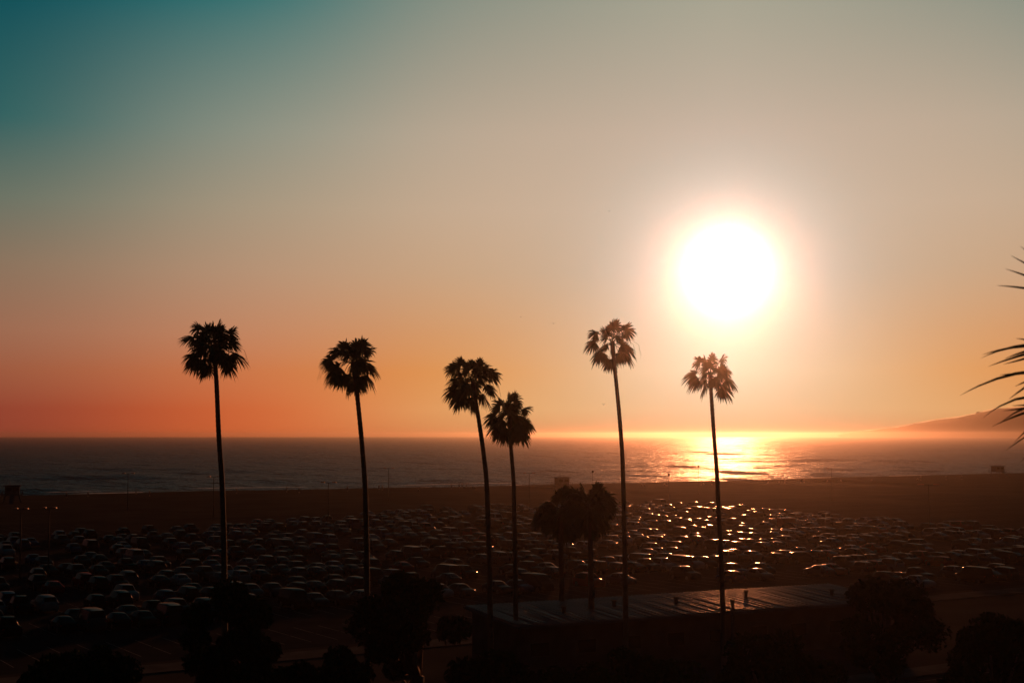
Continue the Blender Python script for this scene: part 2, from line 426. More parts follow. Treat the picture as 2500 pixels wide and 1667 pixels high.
PALM_GROUP = 'tall slender fan palms in front of the sea'
def palm(label, heart_px, Y, trunk_px, blobs, scale, origin, top_r, fill=8, seed=1, Lb=None, name='fan_palm', strands=3, group=None):
    """heart_px and trunk_px are picture points; blobs are leaf centres in an enlarged view (scale, origin)"""
    r = random.Random(seed)
    heart = at(*heart_px, Y)
    g0 = trunk_px[-1]
    pts = [at(x, y, Y) for x, y in trunk_px]
    dirn = (pts[-1] - pts[-2]) if len(pts) > 1 else Vector((0, 0, -1))
    gz = zs(sv(pts[-1].x, pts[-1].y))
    k = (gz - .3 - pts[-1].z) / dirn.z * .75 if abs(dirn.z) > 1e-3 else 0
    basep = Vector((pts[-1].x + dirn.x * k * .6, Y, gz - .3))
    root = empty(name, (basep.x, basep.y, gz))
    tag(root, label, 'palm tree', group)
    O = Vector(root.location)
    path = [heart + UP * .05] + pts + [basep]
    # trunk: resampled, with leaf-scar rings
    fine = []
    for i in range(len(path) - 1):
        n = max(2, int((path[i] - path[i + 1]).length / .16))
        for j in range(n): 
            fine.append(path[i].lerp(path[i + 1], j / n))
    fine.append(path[-1])
    for _ in range(30):
        fine = [fine[0]] + [(fine[i - 1] + fine[i] * 2 + fine[i + 1]) / 4 for i in range(1, len(fine) - 1)] + [fine[-1]]
    n = len(fine); rad = []
    for i in range(n):
        t = i / (n - 1)
        rr = top_r * (1.0 + .55 * t + .5 * max(0, t - .9) * 10 * .5)
        if t < .04: rr *= 1.25
        rad.append(rr * (1 + (.055 if i % 2 else -.035) + r.uniform(-.02, .02)))
    mb = MB(); mb.tube([p - O for p in fine], rad, 10)
    mb.build('trunk', MT['bark'], root, True)
    px_m = Y / FPX
    Lb = Lb or 1.05
    Bs = []
    for b in blobs:
        X = origin[0] + b[0] / scale; Yp = origin[1] + b[1] / scale
        P = at(X, Yp, Y); off = math.hypot(P.x - heart.x, P.z - heart.z)
        dep = math.sqrt(max(0.04, 1.9 - off * off)) * r.uniform(.1, .75) * r.choice((-1, 1))
        Bs.append(Vector((P.x, P.y + dep, P.z)))
    for i in range(fill):
        an = r.uniform(0, 2 * math.pi); e = r.uniform(-.5, .9)
        dv = Vector((math.cos(an) * .45, math.sin(an), e)).normalized()
        Bs.append(heart + dv * r.uniform(.8, 1.15))
    for B in Bs:
        V, F = frond_mesh(heart + UP * r.uniform(-.25, .25), B, Lb * r.uniform(.82, 1.12), r)
        mesh_ob('frond', pyd('frond', [v - O for v in V], F, MT['palm_leaf']), None, root)
    for i in range(strands):                       # hanging flower stalks
        sx = r.choice((-1, 1)); l1 = r.uniform(1.2, 2.2)
        p = [heart, heart + Vector((sx * l1 * .6, r.uniform(-.3, .3), .35)), heart + Vector((sx * l1, r.uniform(-.3, .3), -.25)), heart + Vector((sx * l1 * 1.12, 0, -1.1))]
        mb = MB(); mb.tube([q - O for q in p], [.014, .011, .009, .006], 4)
        for j in range(5):
            t = p[2].lerp(p[3], j / 5)
            mb.tube([t - O, t - O + Vector((r.uniform(-.15, .15), 0, -r.uniform(.2, .45)))], [.006, .003], 3)
        mb.build('flower_stalk', MT['dry_leaf'], root)
    return root

P = [
 ('tall palm rising alone before the sea, shaggy dense crown with drooping lower fronds', (522, 847), 95, [(524, 880), (528, 914), (534, 1063), (542, 1169), (547, 1329)],
  [(800, 330), (650, 350), (930, 330), (540, 480), (890, 250), (700, 450), (860, 460), (480, 270), (310, 470), (1170, 370), (1180, 530), (330, 850), (430, 980), (640, 1120), (560, 990), (1060, 900), (1110, 1060), (1270, 830), (740, 1040), (530, 660), (620, 520), (1020, 480)], 7.84, (420, 760), .145),
 ('leaning palm with a narrow crown, open gap between upper tuft and lower fronds', (862, 885), 95, [(866, 920), (872, 962), (882, 1063), (891, 1169), (895, 1329)],
  [(620, 330), (760, 360), (860, 290), (1010, 290), (700, 430), (940, 430), (440, 410), (1120, 400), (310, 610), (430, 780), (390, 940), (540, 1000), (700, 1150), (850, 1120), (1110, 980), (1180, 760), (620, 970), (960, 1060), (900, 960)], 7.84, (760, 800), .145),
 ('leaning palm with broad round crown touching the shorter palm beside it', (1155, 932), 104, [(1158, 960), (1164, 994), (1178, 1084), (1188, 1169), (1195, 1382)],
  [(480, 230), (620, 210), (400, 300), (700, 270), (300, 200), (190, 260), (820, 350), (560, 300), (280, 360), (220, 460), (380, 500), (190, 620), (330, 640), (290, 760), (450, 790), (770, 550), (800, 620), (690, 740), (520, 850), (740, 370), (420, 620)], 6.03, (1070, 850), .15),
 ('shorter palm tucked beside a taller one, crown reaching down to the horizon', (1244, 1014), 116, [(1245, 1050), (1247, 1090), (1254, 1169), (1258, 1382)],
  [(1040, 700), (1130, 710), (930, 760), (1000, 850), (870, 800), (1080, 850), (770, 1000), (870, 1060), (800, 1180), (880, 1220), (1300, 870), (1260, 1040), (1330, 1110), (1210, 1180), (1240, 1290), (1000, 1280), (1080, 1310), (940, 1260), (1050, 1180)], 6.03, (1070, 850), .15),
 ('hazy brown palm with an airy crown of separate rounded fans', (1495, 834), 115, [(1497, 870), (1501, 900), (1512, 1010), (1520, 1116), (1525, 1329)],
  [(640, 370), (790, 330), (890, 260), (1160, 340), (430, 430), (700, 470), (950, 520), (360, 670), (620, 730), (530, 940), (760, 1110), (1180, 790), (1160, 960), (1000, 970), (1080, 430)], 8.71, (1400, 760), .15),
 ('pale orange palm standing in the sun glare just under the low sun', (1734, 916), 117, [(1735, 941), (1743, 1063), (1750, 1148), (1756, 1276), (1765, 1488)],
  [(480, 320), (620, 320), (780, 270), (600, 440), (720, 430), (1010, 290), (990, 490), (1070, 540), (310, 650), (380, 800), (530, 790), (590, 950), (800, 780), (960, 880), (1050, 1000), (1170, 780)], 8.71, (1650, 840), .15),
]
for i, (lab, h, Y, tp, bl, sc_, og, tr) in enumerate(P):
    palm(lab, h, Y, tp, bl, sc_, og, tr, fill=(12, 8, 8, 6, 1, 2)[i], seed=11 + i, Lb=(1.05, .98, 1.03, 1.1, 1.02, 1.05)[i], group=PALM_GROUP)
# two lower palms, crowns against the beach
for i, (lab, h, Y, nf) in enumerate((('low palm with a thick spiky crown showing just above the beach line', (1440, 1236), 122, 46), ('low bushy palm below the lifeguard tower, crown full and rounded', (1368, 1252), 126, 46))):
    r = random.Random(50 + i); bl = []
    for k in range(nf):
        a = r.uniform(0, 2 * math.pi); q = r.uniform(.15, 1.0) ** .6 * 58
        bl.append((h[0] + q * math.cos(a), h[1] + q * math.sin(a) * .95))
    palm(lab, h, Y, [(h[0] + 1, h[1] + 60), (h[0] + 2, h[1] + 120), (h[0] + 3, 1420)], bl, 1.0, (0, 0), .2, fill=8, seed=70 + i, Lb=1.25, strands=0, group='lower fan palms beside the car park')

# ---- the near palm at the right: only leaf tips reach the view
def near_palm():
    Y = 14.0; r = random.Random(99)
    heart = at(2760, 900, Y)
    gz = zs(sv(heart.x, heart.y))
    root = empty('fan_palm', (heart.x + .1, heart.y, gz)); O = Vector(root.location)
    tag(root, 'near palm whose long pointed leaf tips hang against the hazy headland', 'palm tree')
    n = 40; fine = [heart.lerp(Vector((heart.x + .1, heart.y, gz - .2)), k / n) for k in range(n + 1)]
    mb = MB(); mb.tube([p - O for p in fine], [.16 * (1 + .25 * k / n) * (1.05 if k % 2 else .97) for k in range(n + 1)], 12)
    mb.build('trunk', MT['bark'], root, True)
    spec = [((2640, 735), [((2433, 697), .06), ((2454, 656), .05), ((2468, 624), .05), ((2490, 600), .04), ((2520, 570), 0)]),
            ((2590, 845), [((2397, 866), .10), ((2395, 874), .14), ((2449, 889), -.04), ((2480, 826), .03), ((2452, 876), .1), ((2412, 895), .05), ((2505, 800), 0)]),
            ((2570, 905), [((2343, 966), .14), ((2441, 915), .0), ((2478, 943), .02), ((2462, 975), .05), ((2500, 985), .02)]),
            ((2600, 985), [((2422, 1041), .08), ((2448, 1003), .0), ((2400, 1020), .3), ((2470, 990), .0), ((2444, 1030), .2), ((2474, 1082), .1), ((2500, 1110), .1)]),
            ((2640, 1010), [((2455, 1100), .12), ((2490, 1130), .1), ((2530, 1150), .1)])]
    for hubpx, tips in spec:
        dy = r.uniform(-.25, .25)
        hub = at(*hubpx, Y + dy); V = []; F = []
        mid = (heart + hub) * .5 + UP * .12
        t = MB(); t.tube([heart, mid, hub], [.03, .022, .015], 6, False); V += [Vector(v) for v in t.v]; F += t.f
        all_t = [(at(px, py, Y + dy + r.uniform(-.15, .15)), b) for (px, py), b in tips]
        a = (hub - heart).normalized()
        for k in range(16):                       # the rest of the fan, beyond the frame
            an = r.uniform(-2.0, 2.0)
            d = a * math.cos(an) + UP * math.sin(an) + Vector((.15, r.uniform(-.5, .5), 0))
            if d.x < -.15: d = Vector((abs(d.x) * .3, d.y + r.choice((-.8, .8)), d.z))
            all_t.append((hub + d.normalized() * r.uniform(.6, .9), .1))
        for tip, b in all_t:
            d = tip - hub; Ls = d.length; d.normalize()
            sd = d.cross(Vector((0, 1, .4))).normalized(); o = len(V)
            secs = (0, .2, .4, .6, .8, .92, 1.0); wt = (.4, 1, 1, .8, .5, .25, .05)
            for tt, ww in zip(secs, wt):
                c = hub + d * (Ls * tt) + UP * (b * Ls * (tt - tt * tt) * 2.2)
                V.append(c - sd * (.017 * ww)); V.append(c + sd * (.017 * ww))
            for q in range(len(secs) - 1):
                F.append((o + 2 * q, o + 2 * q + 1, o + 2 * q + 3, o + 2 * q + 2))
        mesh_ob('frond', pyd('frond', [v - O for v in V], F, MT['palm_leaf']), None, root)
near_palm()

# ------------------------------------------------------------------ broad-leaved trees and bushes on the slope
def tree(label, cx, top, Y, halfw_px, seed, nleaf=11000, name='tree', lower=None, cat='tree', group=None):
    r = random.Random(seed); nr = np.random.RandomState(seed)
    c0 = at(cx, top, Y); gz = zs(sv(c0.x, Y)); Hh = c0.z - gz
    rx = halfw_px * Y / FPX
    root = empty(name, (c0.x, Y, gz)); tag(root, label, cat, group)
    mb = MB()
    tb = .045 * Hh + .05
    fork = Vector((r.uniform(-.3, .3), r.uniform(-.3, .3), Hh * .33))
    mb.tube([(0, 0, -.4), (fork.x * .4, fork.y * .4, Hh * .18), fork], [tb * 1.3, tb, tb * .8], 8)
    cl = []
    rad_z = Hh * .36
    for k in range(22):
        a = r.uniform(0, 6.28); q = math.sqrt(r.uniform(0, 1)); e = r.uniform(-.8, 1)
        f = math.sqrt(max(.08, 1 - e * e * .85))
        p = Vector((rx * .8 * q * f * math.cos(a), rx * .8 * q * f * math.sin(a), Hh * .58 + rad_z * .82 * e))
        cl.append((p, r.uniform(.20, .36) * rx))
        if k < 11:
            m = fork.lerp(p, .5) + Vector((0, 0, -.08 * Hh))
            mb.tube([fork, m, p], [tb * .5, tb * .3, tb * .1], 5)
    mb.build('trunk', MT['bark'], root, True)
    per = nleaf // len(cl); V = []; F = []
    for p, cr in cl:
        d = nr.normal(size=(per, 3)); d /= np.linalg.norm(d, axis=1)[:, None]
        rr = cr * nr.uniform(.35, 1.12, per) ** .6
        C = np.array(p) + d * rr[:, None] * np.array([1, 1, .8])
        A = nr.normal(size=(per, 3)); A /= np.linalg.norm(A, axis=1)[:, None]
        Bv = np.cross(A, nr.normal(size=(per, 3))); Bv /= np.linalg.norm(Bv, axis=1)[:, None]
        sz = nr.uniform(.13, .28, per)[:, None]
        q = np.stack([C - A * sz, C + Bv * sz * .4, C + A * sz, C - Bv * sz * .5], 1).reshape(-1, 3)
        o = len(V); V += q.tolist(); F += [(o + 4 * i, o + 4 * i + 1, o + 4 * i + 2, o + 4 * i + 3) for i in range(per)]
    mesh_ob('crown', pyd('crown', V, F, MT['leaf']), None, root)
for a in (
 ('rounded dark tree on the slope below the lone tall palm', 575, 1398, 88, 135, 1),
 ('wide dark tree standing in front of the parked car rows', 1010, 1368, 92, 150, 2),
 ('low spreading dark bush at the foot of the left slope', 215, 1585, 84, 190, 3),
 ('leafy dark tree beside the ribbed roof, at its far end', 2150, 1396, 100, 150, 4),
 ('dark bush on the slope beside the near palm', 2420, 1490, 84, 150, 5),
 ('dark bush below the wide tree, at the road side', 1230, 1575, 80, 170, 6),
 ('dark bush under the ribbed roof edge', 1560, 1560, 80, 180, 7),
 ('dark bush at the end of the ribbed roof, above the road', 1900, 1530, 82, 180, 8),
 ('dark bush between the slope trees, half hidden behind them', 790, 1560, 82, 170, 9)):
    tree(*a, name='tree' if 'tree ' in a[0] else 'bush', cat='tree' if 'tree ' in a[0] else 'bush', group='trees and bushes on the bluff slope')

# ------------------------------------------------------------------ long low building with a ribbed metal roof
def ribbed_building():
    z = 4.5; D = 9.8; slope = .06
    A = on_ground(1130, 1478, z); B = on_ground(2025, 1424, z)       # high far edge
    u = (B - A).normalized(); Lr = (B - A).length
    perp = Vector((u.y, -u.x, 0))                                     # towards the bluff
    ribd = (perp - UP * slope).normalized()
    C0 = (A + B) * .5 + perp * D * .5
    root = empty('beach_building', (C0.x, C0.y, 0)); O = Vector((C0.x, C0.y, 0))
    tag(root, 'long low building with a glinting ribbed metal roof below the bluff', 'building')
    def par(name, o0, l, d, bot, top, m, parent):
        """block under a plane that falls with the roof; bot None = ground"""
        p = [o0, o0 + u * l, o0 + u * l + perp * d, o0 + perp * d]
        zt = [z - slope * (q - A).dot(perp) + top for q in p]
        V = [Vector((q.x, q.y, 0 if bot is None else t - top + bot)) - O for q, t in zip(p, zt)] + [Vector((q.x, q.y, t)) - O for q, t in zip(p, zt)]
        mb = MB(); mb.add(V, [(0, 1, 2, 3), (4, 7, 6, 5), (0, 4, 5, 1), (1, 5, 6, 2), (2, 6, 7, 3), (3, 7, 4, 0)])
        return mb.build(name, m, parent)
    par('wall', A + u * .6 + perp * .6, Lr - 1.2, D - 1.2, None, -.22, MT['wall'], root)
    roof = par('roof', A, Lr, D, -.215, 0, MT['roof_metal'], root)
    par('gutter', A + perp * (D + .003), Lr, .16, -.2, -.02, MT['roof_metal'], root)
    sdv = u; nv = sdv.cross(ribd).normalized()
    if nv.z < 0: nv = -nv
    V = []; F = []; n = 7; secs = 4; Ls = D / math.cos(math.atan(slope)) - .2
    for k in range(secs + 1):
        c = ribd * (Ls * k / secs)
        for j in range(n):
            t = math.pi * j / (n - 1)
            V.append(c + sdv * (.05 * math.cos(t)) + nv * (.07 * math.sin(t) - .004))
    for k in range(secs):
        for j in range(n - 1):
            a = k * n + j; F.append((a, a + 1, a + n + 1, a + n))
    me = pyd('rib', V, F, MT['rib_metal'], True)
    r = random.Random(31); x = .3
    while x < Lr - .2:
        o = mesh_ob('rib', me, None, roof)
        p = A + u * x + perp * .08 - O; o.location = (p.x, p.y, z - slope * .08 + .003)
        o.rotation_euler = (r.uniform(-.012, .012), r.uniform(-.012, .012), r.uniform(-.004, .004))
        x += .40 + r.uniform(-.01, .01)
    for k in range(5):                                # roof vents
        q = A + u * (5 + k * (Lr - 10) / 4 + r.uniform(-2, 2)) + perp * r.uniform(3, 7); zq = z - slope * (q - A).dot(perp)
        v = MB(); v.tube([(q.x - O.x, q.y - O.y, zq - .05), (q.x - O.x, q.y - O.y, zq + .45)], [.16, .16], 10); v.box((q.x - O.x, q.y - O.y, zq + .5), (.46, .46, .09)); v.build('roof_vent', MT['wall'], root)
    for k in range(9):                                # windows on the road side
        q = A + u * (2.5 + k * (Lr - 5) / 8) + perp * (D - .6 + .02) - O
        w = MB(); w.box((q.x, q.y, 1.9), (1.6, .08, 1.0), math.atan2(u.y, u.x)); w.build('window', MT['glass'], root)
ribbed_building()
# two posts by the palm in front of the roof
def post(px, py, Y, hz, label):
    p = at(px, py, Y); root = empty('post', (p.x, Y, 0)); tag(root, label, 'post')
    mb = MB(); mb.tube([(0, 0, 0), (0, 0, hz)], [.16, .13], 10); mb.build('shaft', MT['wood'], root, True)
    mb = MB(); mb.box((0, 0, hz + .06), (.36, .36, .12)); mb.build('cap', MT['wood'], root)
post(1788, 1470, 116, 5.6, 'thick dark post standing beside the palm trunk at the ribbed roof')

# ------------------------------------------------------------------ cars
PAINT = {}
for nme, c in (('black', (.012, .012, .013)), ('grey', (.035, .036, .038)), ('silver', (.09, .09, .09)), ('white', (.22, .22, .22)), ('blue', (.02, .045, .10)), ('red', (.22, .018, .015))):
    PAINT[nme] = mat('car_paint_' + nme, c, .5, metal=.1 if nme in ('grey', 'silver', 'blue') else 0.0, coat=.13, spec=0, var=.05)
ST = {   # stations: y, half width, belt z, top z, half width of the top
 'sedan': [(-2.32, .70, .62, .70, .60), (-2.25, .84, .86, .93, .70), (-1.85, .89, .95, 1.03, .73), (-1.72, .89, .95, 1.06, .72), (-.95, .90, .95, 1.39, .58), (-.5, .90, .94, 1.45, .57), (0, .90, .93, 1.46, .57), (.40, .90, .92, 1.41, .57), (1.12, .90, .91, 1.0, .72), (1.7, .88, .86, .93, .74), (2.15, .82, .72, .78, .68), (2.32, .70, .52, .58, .58)],
 'hatchback': [(-2.0, .70, .60, .72, .60), (-1.95, .83, .90, .98, .70), (-1.86, .86, .94, 1.06, .68), (-1.45, .87, .96, 1.42, .58), (-.8, .88, .95, 1.52, .57), (-.1, .88, .94, 1.53, .57), (.35, .88, .93, 1.47, .57), (1.05, .88, .92, 1.04, .71), (1.55, .86, .86, .94, .72), (1.92, .80, .70, .76, .64), (2.05, .68, .50, .57, .56)],
 'suv': [(-2.28, .74, .66, .78, .64), (-2.22, .90, .98, 1.08, .76), (-2.12, .93, 1.06, 1.18, .74), (-1.85, .94, 1.08, 1.62, .64), (-1.0, .95, 1.07, 1.75, .63), (0, .95, 1.06, 1.76, .63), (.45, .95, 1.05, 1.70, .63), (1.05, .95, 1.04, 1.16, .76), (1.8, .93, 1.0, 1.07, .78), (2.2, .88, .84, .92, .72), (2.32, .76, .6, .68, .64)],
 'pickup': [(-2.85, .80, .70, .76, .72), (-2.8, .93, .98, 1.02, .80), (-1.0, .95, 1.02, 1.06, .82), (-.92, .95, 1.02, 1.10, .80), (-.75, .95, 1.04, 1.72, .64), (0, .95, 1.04, 1.80, .63), (.5, .95, 1.03, 1.74, .63), (1.15, .95, 1.03, 1.18, .77), (2.0, .94, 1.0, 1.1, .80), (2.6, .90, .88, .96, .76), (2.75, .80, .62, .70, .68)],
 'van': [(-2.5, .82, .8, .9, .74), (-2.46, .96, 1.1, 1.25, .84), (-2.42, .97, 1.14, 1.35, .83), (-2.3, .98, 1.15, 2.0, .76), (-1.0, .99, 1.15, 2.08, .75), (.6, .99, 1.14, 2.06, .75), (1.0, .98, 1.12, 1.95, .74), (1.75, .97, 1.08, 1.22, .80), (2.2, .93, .96, 1.04, .78), (2.45, .82, .7, .78, .7)],
}
def car_parts(kind):
    st = ST[kind]; tops = [s_[3] for s_ in st]; rmax = max(tops)
    rows = []
    for y, w, zb, zt, wt in st:
        h = []
        h += [(w * .86, .20), (w * .99, .36), (w, .60), (w * .985, zb)]
        h += [(wt + (w - wt) * .12, zt - .055 * (1 if zt > zb + .25 else .5)), (wt * .93, zt - .018), (wt * .5, zt), (0, zt + .012)]
        full = [(-a, b) for a, b in h] + [(a, b) for a, b in reversed(h[:-1])]
        rows.append([(a, y, b) for a, b in full])
    parts = {'body': MB(), 'windscreen': MB(), 'rear_window': MB(), 'side_window_l': MB(), 'side_window_r': MB()}
    n = len(rows[0])
    for i in range(len(rows) - 1):
        z0, z1 = st[i][3] - st[i][2], st[i + 1][3] - st[i + 1][2]
        for j in range(n - 1):
            q = [rows[i][j], rows[i][j + 1], rows[i + 1][j + 1], rows[i + 1][j]]
            key = 'body'
            if min(z0, z1) > .3:
                if j == 3: key = 'side_window_l'
                if j == n - 5: key = 'side_window_r'
            elif abs(z0 - z1) > .22 and 5 <= j <= n - 7:
                key = 'windscreen' if z0 > z1 else 'rear_window'
            parts[key].add(q, [(0, 3, 2, 1)])
    for r_, rev in ((rows[0], False), (rows[-1], True)):
        idx = tuple(range(n)); parts['body'].add(r_, [idx if not rev else tuple(reversed(idx))])
    b = parts['body']; lows = [r_[0] for r_ in rows]; lowr = [r_[-1] for r_ in rows]
    m_ = len(rows); b.add(lows + lowr, [(i, i + 1, m_ + i + 1, m_ + i) for i in range(m_ - 1)])
    return parts
def weld(me):
    bm = bmesh.new(); bm.from_mesh(me); bmesh.ops.remove_doubles(bm, verts=bm.verts, dist=1e-4)
    bmesh.ops.recalc_face_normals(bm, faces=bm.faces); bm.to_mesh(me); bm.free()
    me.polygons.foreach_set('use_smooth', [True] * len(me.polygons)); me.update()
    return me
def wheel_mesh():
    mb = MB(); mb.tube([(-.11, 0, 0), (-.1, 0, 0), (.1, 0, 0), (.11, 0, 0)], [.28, .33, .33, .28], 14)
    me = pyd('wheel', mb.v, mb.f, MT['rubber'], True)
    me.materials.append(MT['rim'])
    me.polygons[-1].material_index = 1; me.polygons[-2].material_index = 1
    return me
WHEEL = wheel_mesh()
LIGHT = pyd('tail_light', MB().box((0, 0, 0), (.24, .06, .14)).v, MB().box((0, 0, 0), (.24, .06, .14)).f, MT['tail'])
CARLIB = {}
for k in ST:
    parts = car_parts(k); d = {}
    for key, mb in parts.items():
        if not mb.v: continue
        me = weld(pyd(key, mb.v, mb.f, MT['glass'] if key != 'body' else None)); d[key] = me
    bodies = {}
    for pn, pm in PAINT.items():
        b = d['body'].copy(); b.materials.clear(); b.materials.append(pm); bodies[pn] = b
    d['bodies'] = bodies; CARLIB[k] = d
NAMEK = {'sedan': 'sedan', 'hatchback': 'hatchback', 'suv': 'SUV', 'pickup': 'pickup', 'van': 'van'}
ORD = 'first second third fourth fifth sixth seventh eighth ninth tenth eleventh twelfth thirteenth fourteenth fifteenth sixteenth seventeenth eighteenth nineteenth twentieth twenty-first twenty-second twenty-third twenty-fourth'.split()
def add_car(kind, paint, loc, rz, label=None, group=None):
    d = CARLIB[kind]; st = ST[kind]
    root = empty('parked_car', loc, rz)
    tag(root, label, {'van': 'van', 'pickup': 'pickup'}.get(kind, 'car'), group)
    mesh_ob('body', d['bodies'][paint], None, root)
    for key, nm in (('windscreen', 'windscreen'), ('rear_window', 'rear_window'), ('side_window_l', 'side_window'), ('side_window_r', 'side_window')):
        if key in d: mesh_ob(nm, d[key], None, root)
    yb, yf = st[0][0] * .60, st[-1][0] * .62; w = st[4][1] - .10
    for x in (-w, w):
        for y in (yb, yf):
            o = mesh_ob('wheel', WHEEL, None, root); o.location = (x, y, .33)
        o = mesh_ob('tail_light', LIGHT, None, root); o.location = ((w - .08) * (1 if x > 0 else -1), st[1][0] + .005, st[1][2] - .10)
    return root
far_e = [(-200, 1330), (0, 1320), (430, 1297), (950, 1257), (1400, 1238), (1720, 1236), (2000, 1266), (2500, 1298), (2800, 1310)]
near_e = [(-200, 1620), (0, 1600), (300, 1566), (850, 1480), (1150, 1468), (1600, 1432), (2030, 1412), (2300, 1450), (2500, 1482), (2800, 1500)]
def lerp_e(e, x):
    for (a, ya), (b, yb) in zip(e, e[1:]):
        if x <= b: return ya + (yb - ya) * (x - a) / (b - a)
    return e[-1][1]
def pix(p):
    v = Vector(p) - Vector((0, 0, EYE)); c, s = math.cos(PITCH), math.sin(PITCH)
    y = v.y * c + v.z * s; z = -v.y * s + v.z * c
    return 1250 + FPX * v.x / y, 833.5 - FPX * z / y
cands = []; cr = random.Random(77)
for ri, (s, d) in enumerate(ROWS):
    for k in range(-130, 150):
        u = (k + .5) * STALL; p = uv_pt(u, s)
        if p.y < 60: continue
        x, y = pix(p)
        if x < -40 or x > 2560: continue
        if not (lerp_e(far_e, x) <= y <= lerp_e(near_e, x)): continue
        dens = .52 + .28 * math.sin(u * .07 + ri * 1.9) * math.sin(ri * .8 + u * .013)
        if cr.random() > dens: continue
        kind = cr.choices(['sedan', 'hatchback', 'suv', 'pickup', 'van'], [36, 20, 30, 8, 6])[0]
        paint = cr.choices(['black', 'grey', 'silver', 'white', 'blue', 'red'], [36, 28, 14, 8, 9, 5])[0]
        ang = math.atan2(KV.y, KV.x) - math.pi / 2 + (0 if d > 0 else math.pi) + (math.pi if cr.random() < .25 else 0) + cr.gauss(0, .025)
        pos = uv_pt(u + cr.gauss(0, .1), s + cr.gauss(0, .18), .02)
        cands.append((p.length, kind, paint, pos, ang, ri, k))
cands.sort(key=lambda t: t[0])
SLOT = {(c[5], c[6]): c for c in cands}
for c in cands[:300]:
    row = f'the {ORD[c[5]]} car row from the ribbed roof'
    nb = SLOT.get((c[5], c[6] + 1)); nb2 = SLOT.get((c[5], c[6] - 1))
    if nb and nb2: by = f', between a {nb2[2]} {NAMEK[nb2[1]]} and a {nb[2]} {NAMEK[nb[1]]}'
    elif nb or nb2: q_ = nb or nb2; by = f', an empty bay one side and a {q_[2]} {NAMEK[q_[1]]} other side'
    else: by = ', empty bays on both sides'
    lab = f'{c[2]} {NAMEK[c[1]]} in {row}{by}'
    if len(lab.split()) > 16: lab = lab.replace(' car row', ' row').replace('sport utility car', 'utility car')
    if len(lab.split()) > 16: lab = f'{c[2]} {NAMEK[c[1]]} in {row}'
    add_car(c[1], c[2], c[3], c[4], lab, f'cars in {row}')
# cars beyond the three hundred nearest, as one mass
if len(cands) > 300:
    groups = {}
    for _, kind, paint, pos, ang, _r, _k in cands[300:]:
        d = CARLIB[kind]; Mx = np.array(Matrix.Translation(pos) @ Matrix.Rotation(ang, 4, 'Z'))
        lst = [(d['bodies'][paint], paint)] + [(d[k], 'glass') for k in ('windscreen', 'rear_window', 'side_window_l', 'side_window_r') if k in d]
        for me, mk in lst:
            co = np.empty(len(me.vertices) * 3); me.vertices.foreach_get('co', co); co = co.reshape(-1, 3) @ Mx[:3, :3].T + Mx[:3, 3]
            g = groups.setdefault(mk, [[], []]); o = len(g[0]); g[0].extend(co.tolist())
            g[1].extend([tuple(i + o for i in pl.vertices) for pl in me.polygons])
    V = []; F = []; idx = []; mats_ = []
    for mk, (v, f) in groups.items():
        o = len(V); V += v; F += [tuple(i + o for i in q) for q in f]; idx += [len(mats_)] * len(f)
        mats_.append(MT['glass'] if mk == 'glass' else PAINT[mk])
    me = pyd('distant_cars', V, F, None, True)
    for m in mats_: me.materials.append(m)
    me.polygons.foreach_set('material_index', idx)
    tag(mesh_ob('distant_cars', me), 'mass of small parked cars along the far rows of the car park', 'cars', kind='stuff')
print('CARS', len(cands))
# cars standing crosswise in the aisle
for (px, py, kind, paint, lab) in ((1960, 1375, 'suv', 'black', 'black sport utility car driving crosswise along the car park aisle'), (2065, 1385, 'sedan', 'grey', 'grey sedan driving crosswise behind a black car in the aisle')):
    p = on_ground(px, py); add_car(kind, paint, (p.x, p.y, .02), -math.pi / 2 + .2, lab, 'cars in the aisle')

# ---- red box truck at the far edge of the car park
def box_truck():
    p = on_ground(1926, 1291); root = empty('box_truck', (p.x, p.y, .0), -math.pi / 2 + .35)
    tag(root, 'small red box truck at the seaward edge of the car park', 'truck')
    mb = MB(); mb.box((0, -.6, 1.45), (2.0, 3.2, 1.7)); mb.build('cargo_box', PAINT['red'], root)
    mb = MB(); mb.box((0, 1.75, .95), (1.9, 1.4, 1.1)); mb.box((0, 1.6, 1.7), (1.8, 1.0, .396), taper=.88); mb.build('cab', PAINT['white'], root)
    mb = MB(); mb.box((0, 2.1, 1.72), (1.5, .1, .3)); mb.build('windscreen', MT['glass'], root)
    mb = MB(); mb.box((0, 0, .5), (1.5, 4.6, .19)); mb.build('chassis', MT['rubber'], root)
    for x in (-.85, .85):
        for y in (-1.5, 1.6):
            o = mesh_ob('wheel', WHEEL, None, root); o.location = (x, y, .33)
box_truck()

# ------------------------------------------------------------------ lamp posts on the beach
def lamp_post(px, ptop, Hh, span, label, group, heads=2):
    Y = (EYE - Hh) / math.tan(-math.asin(ray(px, ptop).z)) if ray(px, ptop).z < 0 else 400
    p = at(px, ptop, Y * ray(px, ptop).y / math.hypot(ray(px, ptop).x, ray(px, ptop).y))
    gz = zs(sv(p.x, p.y)); root = empty('lamp_post', (p.x, p.y, gz)); tag(root, label, 'lamp post', group)
    h = p.z - gz
    mb = MB(); mb.tube([(0, 0, .35), (0, 0, h)], [.11, .07], 8); mb.build('pole', MT['metal'], root, True)
    mb = MB(); mb.tube([(0, 0, -.1), (0, 0, .36)], [.28, .24], 10); mb.build('base', MT['concrete'], root)
    for sx in ((-1, 1) if heads == 2 else (-1,)):
        mb = MB(); mb.tube([(0, 0, h - .12), (sx * span * .22, 0, h - .03)], [.04, .035], 6); mb.build('arm', MT['metal'], root)
        mb = MB(); mb.box((sx * span * .36, 0, h), (span * .28, .55, .16), taper=.82); mb.build('lamp_head', MT['lamp'], root)
